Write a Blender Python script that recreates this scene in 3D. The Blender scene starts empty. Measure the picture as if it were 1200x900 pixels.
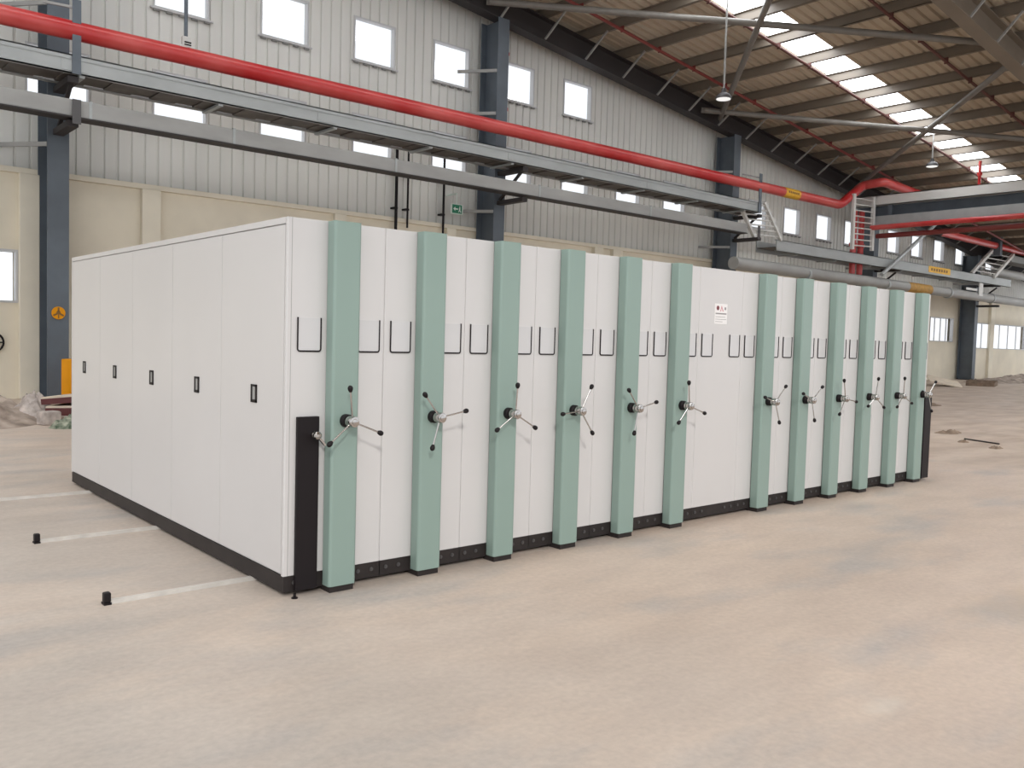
import bpy, bmesh, math, random
from mathutils import Vector, Matrix
random.seed(7)
COL = bpy.context.scene.collection
SC = bpy.context.scene
PI = math.pi

# ------------------------------------------------------------------ materials
def mat(name, col, rough=0.5, metal=0.0, var=0.0, scale=3.0, bump=0.0, bscale=40.0, spec=0.5, detail=4.0, stretch=(1, 1, 1), col2=None):
    m = bpy.data.materials.new(name); m.use_nodes = True
    nt = m.node_tree; b = nt.nodes['Principled BSDF']
    b.inputs['Base Color'].default_value = (*col, 1)
    b.inputs['Roughness'].default_value = rough
    b.inputs['Metallic'].default_value = metal
    b.inputs['Specular IOR Level'].default_value = spec
    if var > 0 or col2 or bump > 0:
        tc = nt.nodes.new('ShaderNodeTexCoord'); mp = nt.nodes.new('ShaderNodeMapping')
        mp.inputs['Scale'].default_value = stretch
        nt.links.new(tc.outputs['Object'], mp.inputs['Vector'])
    if var > 0 or col2:
        n = nt.nodes.new('ShaderNodeTexNoise'); n.inputs['Scale'].default_value = scale; n.inputs['Detail'].default_value = detail
        nt.links.new(mp.outputs['Vector'], n.inputs['Vector'])
        r = nt.nodes.new('ShaderNodeValToRGB')
        lo = tuple(c * (1 - var) for c in col); hi = col2 if col2 else tuple(min(1, c * (1 + var)) for c in col)
        r.color_ramp.elements[0].position = 0.32; r.color_ramp.elements[1].position = 0.68
        r.color_ramp.elements[0].color = (*lo, 1); r.color_ramp.elements[1].color = (*hi, 1)
        nt.links.new(n.outputs['Fac'], r.inputs['Fac']); nt.links.new(r.outputs['Color'], b.inputs['Base Color'])
    if bump > 0:
        n2 = nt.nodes.new('ShaderNodeTexNoise'); n2.inputs['Scale'].default_value = bscale; n2.inputs['Detail'].default_value = 5
        nt.links.new(mp.outputs['Vector'], n2.inputs['Vector'])
        bp = nt.nodes.new('ShaderNodeBump'); bp.inputs['Strength'].default_value = bump; bp.inputs['Distance'].default_value = 0.02
        nt.links.new(n2.outputs['Fac'], bp.inputs['Height']); nt.links.new(bp.outputs['Normal'], b.inputs['Normal'])
    return m

def emis(name, col, s):
    m = bpy.data.materials.new(name); m.use_nodes = True
    nt = m.node_tree; nt.nodes.clear()
    e = nt.nodes.new('ShaderNodeEmission'); e.inputs['Color'].default_value = (*col, 1); e.inputs['Strength'].default_value = s
    o = nt.nodes.new('ShaderNodeOutputMaterial'); nt.links.new(e.outputs[0], o.inputs[0])
    return m

def glass(name, tint=(1, 1, 1), gloss=0.06):
    m = bpy.data.materials.new(name); m.use_nodes = True
    nt = m.node_tree; nt.nodes.clear()
    t = nt.nodes.new('ShaderNodeBsdfTransparent'); t.inputs['Color'].default_value = (*tint, 1)
    g = nt.nodes.new('ShaderNodeBsdfGlossy'); g.inputs['Roughness'].default_value = 0.05
    mx = nt.nodes.new('ShaderNodeMixShader'); mx.inputs[0].default_value = gloss
    o = nt.nodes.new('ShaderNodeOutputMaterial')
    nt.links.new(t.outputs[0], mx.inputs[1]); nt.links.new(g.outputs[0], mx.inputs[2]); nt.links.new(mx.outputs[0], o.inputs[0])
    return m

M = {}
M['white'] = mat('white_powder_coat', (0.575, 0.56, 0.552), 0.30, var=0.015, scale=1.2)
M['green'] = mat('sage_green_powder_coat', (0.235, 0.32, 0.283), 0.38, var=0.02, scale=1.5)
M['black'] = mat('black_plastic', (0.012, 0.009, 0.010), 0.5, spec=0.2)
M['kick'] = mat('black_painted_steel', (0.026, 0.021, 0.020), 0.55, var=0.15, scale=6, spec=0.25)
M['darkgrey'] = mat('dark_grey_steel', (0.09, 0.085, 0.085), 0.4, metal=0.3)
M['chrome'] = mat('polished_chrome', (0.50, 0.48, 0.46), 0.18, metal=1.0)
M['pocket'] = mat('clear_card_pocket', (0.56, 0.55, 0.55), 0.12)
M['handlein'] = mat('grey_latch_insert', (0.30, 0.30, 0.29), 0.4)
M['rail'] = mat('bare_steel_rail', (0.58, 0.55, 0.51), 0.4, metal=0.1, var=0.1, scale=8)
M['paper'] = mat('white_paper', (0.80, 0.78, 0.77), 0.6)
M['inkred'] = mat('dark_red_ink', (0.16, 0.03, 0.04), 0.6)
M['inkpink'] = mat('pink_ink', (0.62, 0.32, 0.34), 0.6)
M['inkgrey'] = mat('grey_ink', (0.28, 0.26, 0.26), 0.6)
M['clad'] = mat('grey_beige_cladding', (0.70, 0.695, 0.655), 0.5, var=0.08, scale=0.35, stretch=(1.4, 1, 0.25))
M['masonry'] = mat('cream_plaster', (0.74, 0.675, 0.545), 0.75, var=0.07, scale=0.9, bump=0.15, bscale=6)
M['pilaster'] = mat('pale_cream_plaster', (0.79, 0.73, 0.60), 0.75, var=0.05, scale=1.2)
M['winframe'] = mat('grey_window_flashing', (0.55, 0.55, 0.55), 0.5)
M['winframe2'] = mat('dark_sill_flashing', (0.22, 0.22, 0.21), 0.5)
M['glass'] = glass('window_glass')
M['bluesteel'] = mat('blue_grey_painted_steel', (0.10, 0.12, 0.142), 0.45, var=0.10, scale=2.0)
M['darksteel'] = mat('dark_brown_grey_steel', (0.036, 0.031, 0.031), 0.6, var=0.12, scale=1.0, spec=0.3)
M['purlin'] = mat('brown_grey_purlin_steel', (0.18, 0.148, 0.115), 0.5, var=0.08, scale=1.0)
M['roof'] = mat('beige_roof_sheet', (0.50, 0.42, 0.32), 0.5, var=0.07, scale=0.5)
M['skylight'] = emis('daylit_rooflight_sheet', (0.95, 0.985, 1.02), 7.8)
M['galv'] = mat('galvanised_steel', (0.37, 0.385, 0.38), 0.42, metal=0.25, var=0.07, scale=2.5, stretch=(0.4, 1, 1))
M['galvwarm'] = mat('dusty_galvanised_steel', (0.325, 0.32, 0.305), 0.5, metal=0.2, var=0.10, scale=2.0, stretch=(0.4, 1, 1))
M['traybottom'] = mat('dark_brown_tray_underside', (0.10, 0.083, 0.072), 0.6, var=0.3, scale=2.5)  # mottled dark brown for the tray undersides
M['ladderwhite'] = mat('pale_grey_ladder_steel', (0.62, 0.61, 0.58), 0.45)
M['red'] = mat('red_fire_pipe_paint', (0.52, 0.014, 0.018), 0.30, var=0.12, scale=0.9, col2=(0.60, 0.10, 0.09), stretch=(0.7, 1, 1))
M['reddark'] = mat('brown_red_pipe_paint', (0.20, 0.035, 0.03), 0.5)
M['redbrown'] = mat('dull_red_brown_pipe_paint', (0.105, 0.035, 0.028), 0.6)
M['brace'] = mat('dull_grey_brace_steel', (0.17, 0.155, 0.135), 0.5, var=0.1)
M['yellow'] = mat('yellow_tape', (0.75, 0.42, 0.03), 0.5, var=0.12, scale=6)
M['orange'] = mat('yellow_orange_paint', (0.72, 0.285, 0.0), 0.55, var=0.05, spec=0.25)
M['ochre'] = mat('ochre_tape', (0.42, 0.22, 0.03), 0.55, var=0.2, scale=6)
M['tapeink'] = mat('tape_lettering', (0.20, 0.10, 0.02), 0.6)
M['exitgreen'] = mat('exit_sign_green', (0.01, 0.20, 0.10), 0.4)
M['exitwhite'] = mat('exit_sign_white', (0.75, 0.85, 0.78), 0.4)
M['lampshade'] = mat('dark_lamp_housing', (0.06, 0.055, 0.055), 0.5)
M['lens'] = emis('lit_lamp_lens', (1.0, 0.98, 0.94), 0.95)
M['rubble'] = mat('earth_and_rubble', (0.26, 0.20, 0.16), 0.9, col2=(0.46, 0.38, 0.32), var=0.35, scale=3.0, bump=0.8, bscale=9)
M['dirt'] = mat('dark_dirt', (0.22, 0.16, 0.115), 0.95, var=0.3, scale=6)
M['boardred'] = mat('dark_red_board', (0.10, 0.022, 0.022), 0.6, var=0.2)
M['cream'] = mat('cream_board', (0.62, 0.53, 0.42), 0.7, var=0.12)
M['card'] = mat('brown_cardboard', (0.45, 0.35, 0.24), 0.8, var=0.12)
M['greencloth'] = mat('dark_green_sack', (0.025, 0.06, 0.025), 0.9, col2=(0.36, 0.37, 0.29), var=0.2, scale=12)
M['greyblock'] = mat('pale_rubble_block', (0.44, 0.385, 0.35), 0.9, var=0.3, scale=7, bump=0.6, bscale=14)

def floor_mat():
    m = bpy.data.materials.new('dusty_concrete_floor'); m.use_nodes = True
    nt = m.node_tree; b = nt.nodes['Principled BSDF']; L = nt.links.new
    tc = nt.nodes.new('ShaderNodeTexCoord')
    def noise(sc, det, stretch=(1, 1, 1), rot=0, rough=0.55):
        mp = nt.nodes.new('ShaderNodeMapping'); mp.inputs['Scale'].default_value = stretch; mp.inputs['Rotation'].default_value = (0, 0, rot)
        n = nt.nodes.new('ShaderNodeTexNoise'); n.inputs['Scale'].default_value = sc; n.inputs['Detail'].default_value = det; n.inputs['Roughness'].default_value = rough
        L(tc.outputs['Object'], mp.inputs[0]); L(mp.outputs[0], n.inputs['Vector']); return n.outputs['Fac']
    def ramp(f, p0, p1, c0=(0, 0, 0), c1=(1, 1, 1)):
        r = nt.nodes.new('ShaderNodeValToRGB'); r.color_ramp.elements[0].position = p0; r.color_ramp.elements[1].position = p1
        r.color_ramp.elements[0].color = (*c0, 1); r.color_ramp.elements[1].color = (*c1, 1); L(f, r.inputs[0]); return r.outputs[0]
    def mix(fac, a, c, mode='MIX'):
        x = nt.nodes.new('ShaderNodeMix'); x.data_type = 'RGBA'; x.blend_type = mode
        if isinstance(fac, float): x.inputs[0].default_value = fac
        else: L(fac, x.inputs[0])
        for v, k in ((a, 6), (c, 7)):
            if isinstance(v, tuple): x.inputs[k].default_value = (*v, 1)
            else: L(v, x.inputs[k])
        return x.outputs[2]
    def math_(op, a, c=None):
        x = nt.nodes.new('ShaderNodeMath'); x.operation = op
        for v, k in ((a, 0), (c, 1)):
            if v is None: continue
            if isinstance(v, (int, float)): x.inputs[k].default_value = v
            else: L(v, x.inputs[k])
        return x.outputs[0]
    base = mix(ramp(noise(0.55, 6, (1, 1, 1)), 0.35, 0.68), (0.445, 0.392, 0.345), (0.51, 0.455, 0.405))
    sand = ramp(noise(0.7, 7, (0.5, 1.6, 1), 0.55, 0.65), 0.50, 0.66)
    sep = nt.nodes.new('ShaderNodeSeparateXYZ'); L(tc.outputs['Object'], sep.inputs[0])
    # pinkish sand in front of the shelving
    right = ramp(math_('ADD', math_('MULTIPLY', sep.outputs[0], 0.22), math_('MULTIPLY', noise(0.4, 3), 0.9)), 0.15, 0.85)
    c = mix(math_('MULTIPLY', right, 0.65), base, (0.545, 0.42, 0.335))
    c = mix(math_('MULTIPLY', sand, 0.5), c, (0.59, 0.475, 0.385))
    greys = ramp(noise(0.9, 6, (0.6, 1.3, 1), -0.4), 0.52, 0.66)
    c = mix(math_('MULTIPLY', greys, 0.6), c, (0.345, 0.33, 0.32))
    # trowel swirls
    sw = ramp(noise(1.7, 6, (0.8, 1.9, 1), 0.5, 0.65), 0.38, 0.64, (0.93, 0.925, 0.92), (1.035, 1.035, 1.03))
    c = mix(1.0, c, sw, 'MULTIPLY')
    fine = ramp(noise(26, 4), 0.3, 0.7, (0.92, 0.92, 0.92), (1.06, 1.06, 1.06))
    c = mix(1.0, c, fine, 'MULTIPLY')
    # earthy ground past the far end of the slab
    edge = math_('ADD', sep.outputs[0], math_('MULTIPLY', math_('SUBTRACT', noise(1.1, 5), 0.5), 3.0))
    dirt = ramp(math_('MULTIPLY', math_('SUBTRACT', edge, 10.4), 1.2), 0.0, 0.8)
    dcol = mix(ramp(noise(0.8, 6, (1, 2.5, 1)), 0.38, 0.64), (0.37, 0.285, 0.22), (0.52, 0.425, 0.345))
    c = mix(math_('MULTIPLY', dirt, 0.85), c, dcol)
    # pale plaster spill
    def spot(px, py, sx, sy, amt, col, c, nz=0.6):
        dx = math_('MULTIPLY', math_('SUBTRACT', sep.outputs[0], px), 1 / sx); dy = math_('MULTIPLY', math_('SUBTRACT', sep.outputs[1], py), 1 / sy)
        d = math_('SQRT', math_('ADD', math_('MULTIPLY', dx, dx), math_('MULTIPLY', dy, dy)))
        d = math_('ADD', d, math_('MULTIPLY', math_('SUBTRACT', noise(3.5, 5), 0.5), nz * 2))
        f = ramp(d, 0.35, 1.0, (1, 1, 1), (0, 0, 0))
        return mix(math_('MULTIPLY', f, amt), c, col)
    c = spot(SPOT[0], SPOT[1], 0.22, 0.08, 0.34, (0.66, 0.59, 0.51), c, 1.3)
    c = spot(STAIN[0], STAIN[1], 0.75, 0.32, 0.4, (0.42, 0.32, 0.23), c, 0.9)
    L(c, b.inputs['Base Color'])
    rr = ramp(noise(0.8, 4), 0.3, 0.7, (0.42, 0.42, 0.42), (0.62, 0.62, 0.62)); L(rr, b.inputs['Roughness'])
    b.inputs['Specular IOR Level'].default_value = 0.35
    bp = nt.nodes.new('ShaderNodeBump'); bp.inputs['Strength'].default_value = 0.12; bp.inputs['Distance'].default_value = 0.02
    L(noise(9, 6), bp.inputs['Height']); L(bp.outputs[0], b.inputs['Normal'])
    return m
SPOT = (1.4, -3.04); STAIN = (3.75, -2.85)

# ------------------------------------------------------------------ mesh builder
class MB:
    def __init__(s): s.bm = bmesh.new(); s.wn = False
    def _mark(s, f0, mi):
        for f in s.bm.faces:
            if f.index == -1 or f not in f0: f.material_index = mi
    def box(s, x0, x1, y0, y1, z0, z1, mi=0, bev=0.0, seg=2, edges='all', xf=None):
        t = bmesh.new()
        bmesh.ops.create_cube(t, size=1)
        for v in t.verts:
            v.co = Vector((x0 + (v.co.x + .5) * (x1 - x0), y0 + (v.co.y + .5) * (y1 - y0), z0 + (v.co.z + .5) * (z1 - z0)))
        if bev > 0:
            s.wn = True
            es = [e for e in t.edges if edges == 'all' or (edges == 'z' and abs(e.verts[0].co.z - e.verts[1].co.z) > 1e-5)
                  or (edges == 'front' and all(abs(v.co.y - y0) < 1e-5 for v in e.verts))
                  or (edges == 'x' and abs(e.verts[0].co.x - e.verts[1].co.x) > 1e-5)]
            bmesh.ops.bevel(t, geom=es, offset=bev, segments=seg, profile=0.5, affect='EDGES')
        s._merge(t, mi, xf); return s
    def _merge(s, t, mi, xf=None):
        if xf is not None: t.transform(xf)
        for f in t.faces: f.material_index = mi
        me = bpy.data.meshes.new('tmp'); t.to_mesh(me); t.free(); s.bm.from_mesh(me); bpy.data.meshes.remove(me)
    def cyl(s, a, b, r, r2=None, n=16, mi=0, cap=True):
        a = Vector(a); b = Vector(b); d = b - a; t = bmesh.new()
        bmesh.ops.create_cone(t, cap_ends=cap, segments=n, radius1=r, radius2=r if r2 is None else r2, depth=d.length)
        t.transform(Matrix.Translation((a + b) / 2) @ d.to_track_quat('Z', 'Y').to_matrix().to_4x4())
        s._merge(t, mi); return s
    def bar(s, a, b, w, h, mi=0, up=(0, 0, 1)):
        a = Vector(a); b = Vector(b); d = (b - a); z = d.normalized(); u = Vector(up); x = z.cross(u).normalized(); y = x.cross(z)
        t = bmesh.new(); bmesh.ops.create_cube(t, size=1)
        for v in t.verts: v.co = (a + b) / 2 + x * v.co.x * w + y * v.co.y * h + z * v.co.z * d.length
        bmesh.ops.recalc_face_normals(t, faces=t.faces)
        s._merge(t, mi); return s
    def lathe(s, prof, n=24, mi=0, xf=None):
        t = bmesh.new(); rings = []
        for r, z in prof:
            rings.append([t.verts.new((r * math.cos(2 * PI * k / n), r * math.sin(2 * PI * k / n), z)) for k in range(n)] if r > 1e-6 else [t.verts.new((0, 0, z))])
        for p, q in zip(rings, rings[1:]):
            for k in range(n):
                k2 = (k + 1) % n
                vs = [p[k % len(p)], p[k2 % len(p)], q[k2 % len(q)], q[k % len(q)]]
                u = []
                for v in vs:
                    if v not in u: u.append(v)
                if len(u) >= 3: t.faces.new(u)
        bmesh.ops.recalc_face_normals(t, faces=t.faces)
        s._merge(t, mi, xf); return s
    def tube(s, pts, r, n=14, mi=0, cap=True):
        pts = [Vector(p) for p in pts]; t = bmesh.new(); rings = []; prev = None
        for i, p in enumerate(pts):
            d = ((pts[min(i + 1, len(pts) - 1)] - p).normalized() + (p - pts[max(i - 1, 0)]).normalized()).normalized()
            if prev is None:
                u = d.orthogonal().normalized()
            else:
                u = (prev - d * prev.dot(d)).normalized()
            prev = u; w = d.cross(u)
            rings.append([t.verts.new(p + (u * math.cos(2 * PI * k / n) + w * math.sin(2 * PI * k / n)) * r) for k in range(n)])
        for a, b in zip(rings, rings[1:]):
            for k in range(n): t.faces.new((a[k], a[(k + 1) % n], b[(k + 1) % n], b[k]))
        if cap: t.faces.new(rings[0][::-1]); t.faces.new(rings[-1])
        bmesh.ops.recalc_face_normals(t, faces=t.faces)
        s._merge(t, mi); return s
    def prism(s, poly, axis, a, b, mi=0, xf=None):
        """extrude closed 2D polygon along axis: 'x' (poly=y,z) 'y' (poly=x,z) 'z' (poly=x,y)"""
        t = bmesh.new()
        def P(u, v, w): return {'x': (w, u, v), 'y': (u, w, v), 'z': (u, v, w)}[axis]
        A = [t.verts.new(P(u, v, a)) for u, v in poly]; B = [t.verts.new(P(u, v, b)) for u, v in poly]
        t.faces.new(A); t.faces.new(B[::-1])
        for i in range(len(poly)):
            j = (i + 1) % len(poly); t.faces.new((A[i], B[i], B[j], A[j]))
        bmesh.ops.recalc_face_normals(t, faces=t.faces)
        s._merge(t, mi, xf); return s
    def build(s, name, mats, parent=None, loc=None, smooth=35):
        me = bpy.data.meshes.new(name)
        if loc is not None:
            for v in s.bm.verts: v.co -= Vector(loc)
        s.bm.to_mesh(me); s.bm.free()
        for m in (mats if isinstance(mats, (list, tuple)) else [mats]): me.materials.append(m)
        me.polygons.foreach_set('use_smooth', [True] * len(me.polygons)); me.set_sharp_from_angle(angle=math.radians(smooth))
        o = bpy.data.objects.new(name, me); COL.objects.link(o)
        if s.wn:
            md = o.modifiers.new('weighted_normals', 'WEIGHTED_NORMAL'); md.keep_sharp = True; md.weight = 100
        if loc is not None: o.location = loc
        if parent is not None: o.parent = parent
        return o

def tag(o, label=None, cat=None, group=None, kind=None):
    if label: o['label'] = label
    if cat: o['category'] = cat
    if group: o['group'] = group
    if kind: o['kind'] = kind
    return o
def thing(name, loc, label, cat, group=None):
    o = bpy.data.objects.new(name, None); COL.objects.link(o); o.location = loc; o.empty_display_size = 0.1
    return tag(o, label, cat, group)
def dup(o, parent=None):
    c = o.copy(); COL.objects.link(c)
    if parent is not None: c.parent = parent
    for ch in list(o.children): dup(ch, c)
    return c
def struct(o): o['kind'] = 'structure'; return o

# ------------------------------------------------------------------ camera
CAM = Vector((-2.379, -4.838, 1.612)); F = 1019.221
yaw, pitch, roll = 0.712028, -0.0522528, 0.028376
fw = Vector((math.sin(yaw) * math.cos(pitch), math.cos(yaw) * math.cos(pitch), math.sin(pitch)))
r0 = Vector((math.cos(yaw), -math.sin(yaw), 0)); u0 = r0.cross(fw)
rt = r0 * math.cos(roll) + u0 * math.sin(roll); up = -r0 * math.sin(roll) + u0 * math.cos(roll)
cd = bpy.data.cameras.new('camera'); cam = bpy.data.objects.new('camera', cd); COL.objects.link(cam)
mw = Matrix.Identity(4)
for i in range(3):
    mw[i][0] = rt[i]; mw[i][1] = up[i]; mw[i][2] = -fw[i]; mw[i][3] = CAM[i]
cam.matrix_world = mw
cd.sensor_fit = 'HORIZONTAL'; cd.sensor_width = 36; cd.lens = F / 1200 * 36; cd.clip_end = 500
SC.camera = cam

# ------------------------------------------------------------------ the hall
XL, XR = -11.0, 61.5  # ends out of view, pulled in so more daylight reaches shelving and wall
YF, YW = -16.0, 16.5           # open front side / gable wall
ZR = lambda x: 13.88 - 0.115 * abs(x + 1.0)     # underside of roof sheets, ridge at x=-1
ZP = lambda x: ZR(x) - 0.30                              # underside of purlins
ZB = lambda x: ZR(x) - 1.01                              # underside of rafters

b = MB(); b.box(XL, XR, YF, YW + 0.3, -0.3, 0.0)
struct(b.build('floor', floor_mat()))

# windows -------------------------------------------------------------------
UP = [4.67 - 2.66, 4.67, 7.32, 10.01, 12.67, 15.32, 17.97]
LOW = [2.01, 4.67, 7.32, 10.01, 12.67, 15.32, 17.97, 20.65, 23.26, 28.74, 31.40, 34.07, 36.6, 40.88, 43.52, 46.20, 48.95, 53.2, 55.9, 58.6]
wins = [(x, x + 1.25, 9.15, 10.25) for x in UP] + [(x, x + 1.22, 6.57, 7.64) for x in LOW]
mwins = [(0.55, 1.77, 2.12, 3.17), (46.1, 49.0, 2.16, 3.42), (51.9, 60.1, 1.85, 3.30)]
ZM = 4.9
def rib(x):
    t = (x % 0.30) / 0.30
    if t < 0.80: return 0.0
    if t < 0.86: return 0.042 * (t - 0.80) / 0.06
    if t < 0.94: return 0.042
    return 0.042 * (1 - (t - 0.94) / 0.06)
def wall_sheet(x0, x1, z0, ztop, holes, yfun, y, breaks, thick):
    xs = set([x0, x1] + breaks); zs = set([z0])
    for h in holes: xs |= {h[0], h[1]}; zs |= {h[2], h[3]}
    xs = sorted(x for x in xs if x0 <= x <= x1); zs = sorted(zs)
    bm = bmesh.new(); cache = {}
    def V(x, z, k):
        key = (round(x, 4), round(z, 4), k)
        if key not in cache: cache[key] = bm.verts.new((x, y + (yfun(x) if k == 0 else thick), z))
        return cache[key]
    for xa, xb in zip(xs, xs[1:]):
        if xb - xa < 1e-4: continue
        ts = (ztop(xa), ztop(xb)); zz = zs + [None]
        for za, zb in zip(zz, zz[1:]):
            xm = (xa + xb) / 2; zm = (za + zb) / 2 if zb is not None else za + 0.01
            if any(h[0] < xm < h[1] and h[2] < zm < h[3] for h in holes): continue
            zl, zr_ = (zb, zb) if zb is not None else ts
            if zb is None and min(ts) <= za: continue
            for k in (0, 1):
                vs = [V(xa, za, k), V(xb, za, k), V(xb, zr_, k), V(xa, zl, k)]
                try: bm.faces.new(vs if k == 0 else vs[::-1])
                except ValueError: pass
    return bm
brk = []
for i in range(int(XL / 0.3) - 1, int(XR / 0.3) + 2):
    for t in (0.80, 0.86, 0.94, 1.0): brk.append((i + t) * 0.3)
mb = MB(); mb.bm.free(); mb.bm = wall_sheet(XL, XR, ZM, lambda x: ZR(x), wins, rib, YW, brk, 0.14)
struct(mb.build('wall_rear', M['clad'], smooth=10))
mb = MB(); mb.bm.free(); mb.bm = wall_sheet(XL, XR, 0.0, lambda x: ZM, [(h[0], h[1], h[2], h[3]) for h in mwins], lambda x: 0.0, YW - 0.06, [], 0.28)
struct(mb.build('wall_back', M['masonry']))
b = MB(); b.box(XL, XR, YW - 0.16, YW + 0.1, ZM - 0.05, ZM + 0.07, bev=0.015)
struct(b.build('trim_1', M['pilaster']))
n = 2
for xa, xb in [(1.82, 2.21), (4.35, 4.78), (9.37, 9.74), (13.12, 13.47), (19.46, 19.9), (20.4, 20.9), (30.0, 30.4), (40.0, 40.5), (51.0, 51.45), (54.0, 54.6)]:
    b = MB(); b.box(xa, xb, YW - 0.22, YW - 0.05, 0, ZM - 0.05, bev=0.02)
    struct(b.build('trim_%d' % n, M['pilaster'])); n += 1
wi = 1
def window(x0, x1, z0, z1, y, mull=0, dark=False, flash=True):
    global wi
    f = MB(); d0 = y - 0.03; d1 = y + 0.15; t = 0.045
    f.box(x0 - t, x0, d0, d1, z0 - t, z1 + t); f.box(x1, x1 + t, d0, d1, z0 - t, z1 + t)
    f.box(x0, x1, d0, d1, z1, z1 + t); f.box(x0, x1, d0, d1, z0 - t, z0)
    for k in range(mull):
        xm = x0 + (x1 - x0) * (k + 1) / (mull + 1); f.box(xm - 0.025, xm + 0.025, y + 0.05, y + 0.1, z0, z1)
    o = struct(f.build('window_%d' % wi, M['winframe'])); wi += 1
    g = MB(); g.box(x0, x1, y + 0.09, y + 0.10, z0, z1); g.build('pane', M['glass'], o)
    if flash:
        s = MB(); s.box(x0 - 0.12, x1 + 0.12, y - 0.09, y - 0.031, z0 - 0.085, z0 - 0.046)
        k = x0 - 0.05
        while k < x1: s.box(k, k + 0.14, y - 0.08, y - 0.031, z0 - 0.13, z0 - 0.085, 1); k += 0.3
        s.build('sill', [M['winframe'], M['winframe2']], o)
for w in wins: window(*w, YW)
window(*mwins[0], YW - 0.06, 1, flash=False); window(*mwins[1], YW - 0.06, 3, flash=False)
window(*mwins[2], YW - 0.06, 5, flash=False)
# far end wall of the hall, out of view, left open below to admit daylight
b = MB(); b.prism([(YF, 9.0), (YW + 0.14, 9.0), (YW + 0.14, ZR(XR)), (YF, ZR(XR))], 'x', XR, XR + 0.2); struct(b.build('wall_far', M['clad']))

# roof sheets: trapezoid profile in y, running down the slope ------------------
SKY = [(9.95, 11.15), (-0.15, 1.05), (-10.25, -9.05)]
def roof_strip(bm, y0, y1):
    ys = []; k = math.floor(y0 / 0.33) - 1
    while k * 0.33 < y1 + 0.4:
        for t, h in ((0, 0), (0.20, 0), (0.235, 0.065), (0.295, 0.065)): ys.append((k * 0.33 + t, h))
        k += 1
    pts = [(y0, 0)] + [q for q in ys if y0 < q[0] < y1] + [(y1, 0)]
    for xa, xb in ((XL, -1.0), (-1.0, XR)):
        for (ya, ha), (yb, hb) in zip(pts, pts[1:]):
            for off in (0,):
                bm.faces.new([bm.verts.new((xa, ya, ZR(xa) + ha)), bm.verts.new((xb, ya, ZR(xb) + ha)), bm.verts.new((xb, yb, ZR(xb) + hb)), bm.verts.new((xa, yb, ZR(xa) + hb))])
        # outer skin
        bm.faces.new([bm.verts.new((xa, y0, ZR(xa) + 0.14)), bm.verts.new((xb, y0, ZR(xb) + 0.14)), bm.verts.new((xb, y1, ZR(xb) + 0.14)), bm.verts.new((xa, y1, ZR(xa) + 0.14))])
bm = bmesh.new(); e = [YF] + [v for s in sorted(SKY) for v in s] + [YW + 0.14]
for ya, yb in zip(e[0::2], e[1::2]): roof_strip(bm, ya, yb)
bmesh.ops.remove_doubles(bm, verts=bm.verts, dist=1e-4)
mb = MB(); mb.bm.free(); mb.bm = bm
struct(mb.build('ceiling', M['roof'], smooth=10))
for i, (ya, yb) in enumerate(SKY):
    b = MB(); b.prism([(x, ZR(x) + dz) for x, dz in ((XL, 0.02), (-1.0, 0.02), (XR, 0.02), (XR, 0.06), (-1.0, 0.06), (XL, 0.06))], 'y', ya - 0.02, yb + 0.02)
    o = b.build('roof_skylight', M['skylight'])
    tag(o, 'bright translucent skylight strip running down the roof slope' if i == 0 else 'translucent skylight strip in the roof bay above or behind the white shelving', 'skylight', 'skylight strips in the roof' if i else None)

# rafters ----------------------------------------------------------------------
def rafter(yc, label):
    b = MB(); xa, xb = -1.0, XR - 0.3
    def slab(y0, y1, d0, d1):
        for xs in ((xa, xb), (XL, xa)):
            b.prism([(xs[0], ZB(xs[0]) + d0), (xs[1], ZB(xs[1]) + d0), (xs[1], ZB(xs[1]) + d1), (xs[0], ZB(xs[0]) + d1)], 'y', y0, y1)
    slab(yc - 0.2, yc + 0.2, 0, 0.035); slab(yc - 0.015, yc + 0.015, 0.035, 0.672); slab(yc - 0.2, yc + 0.2, 0.672, 0.705)
    return tag(b.build('roof_rafter', M['darksteel'] if yc > 10 else M['purlin']), label, 'rafter')
rafter(15.75, 'dark steel rafter sloping along the top of the cladding wall')
rafter(5.25, 'grey brown steel rafter crossing the top right corner of the photo')
rafter(-4.9, 'grey brown steel rafter in the roof bay behind the photographer')
PX = [16.2 + 1.8 * k for k in range(-6, 25)]
b = MB()
def zsec(b, x, y0, y1):
    z = ZP(x)
    b.box(x - 0.012, x + 0.012, y0, y1, z, z + 0.295); b.box(x - 0.012, x + 0.08, y0, y1, z, z + 0.014); b.box(x - 0.08, x + 0.012, y0, y1, z + 0.28, z + 0.295)
    return b
p0 = None
for i, x in enumerate(PX):
    if p0 is None:
        p0 = zsec(MB(), 0.0, -10.0, 16.4)
        for v in p0.bm.verts: v.co.z -= ZP(0.0)
        p0 = p0.build('roof_purlin', M['purlin']); o = p0
    else:
        o = p0.copy(); COL.objects.link(o)
    o.location = (x, 0, ZP(x))
    o.rotation_euler = (0, 0.1145, 0)
    tag(o, 'grey brown steel purlin crossing under the beige roof sheets', 'purlin', 'roof purlins')
fb = None
for i, x in enumerate(PX):
    for (yb, yt) in ((15.58, 14.62), (5.08, 4.45)):
        if (yb < 10 and not 14 < x < 40) or x > 57: continue
        h = 0.70
        bb = MB(); bb.bar((x, yb, ZB(x) + 0.04), (x, yt, ZP(x) + 0.02), 0.055, 0.055, up=(1, 0, 0))
        o = bb.build('fly_brace', M['galvwarm'])
        tag(o, 'thin pale brace from dark wall rafter up to a purlin' if yb > 10 else 'thin pale brace from the top right rafter up to a purlin', 'brace',
            'fly braces on the wall rafter' if yb > 10 else 'fly braces on the near rafter')
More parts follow.
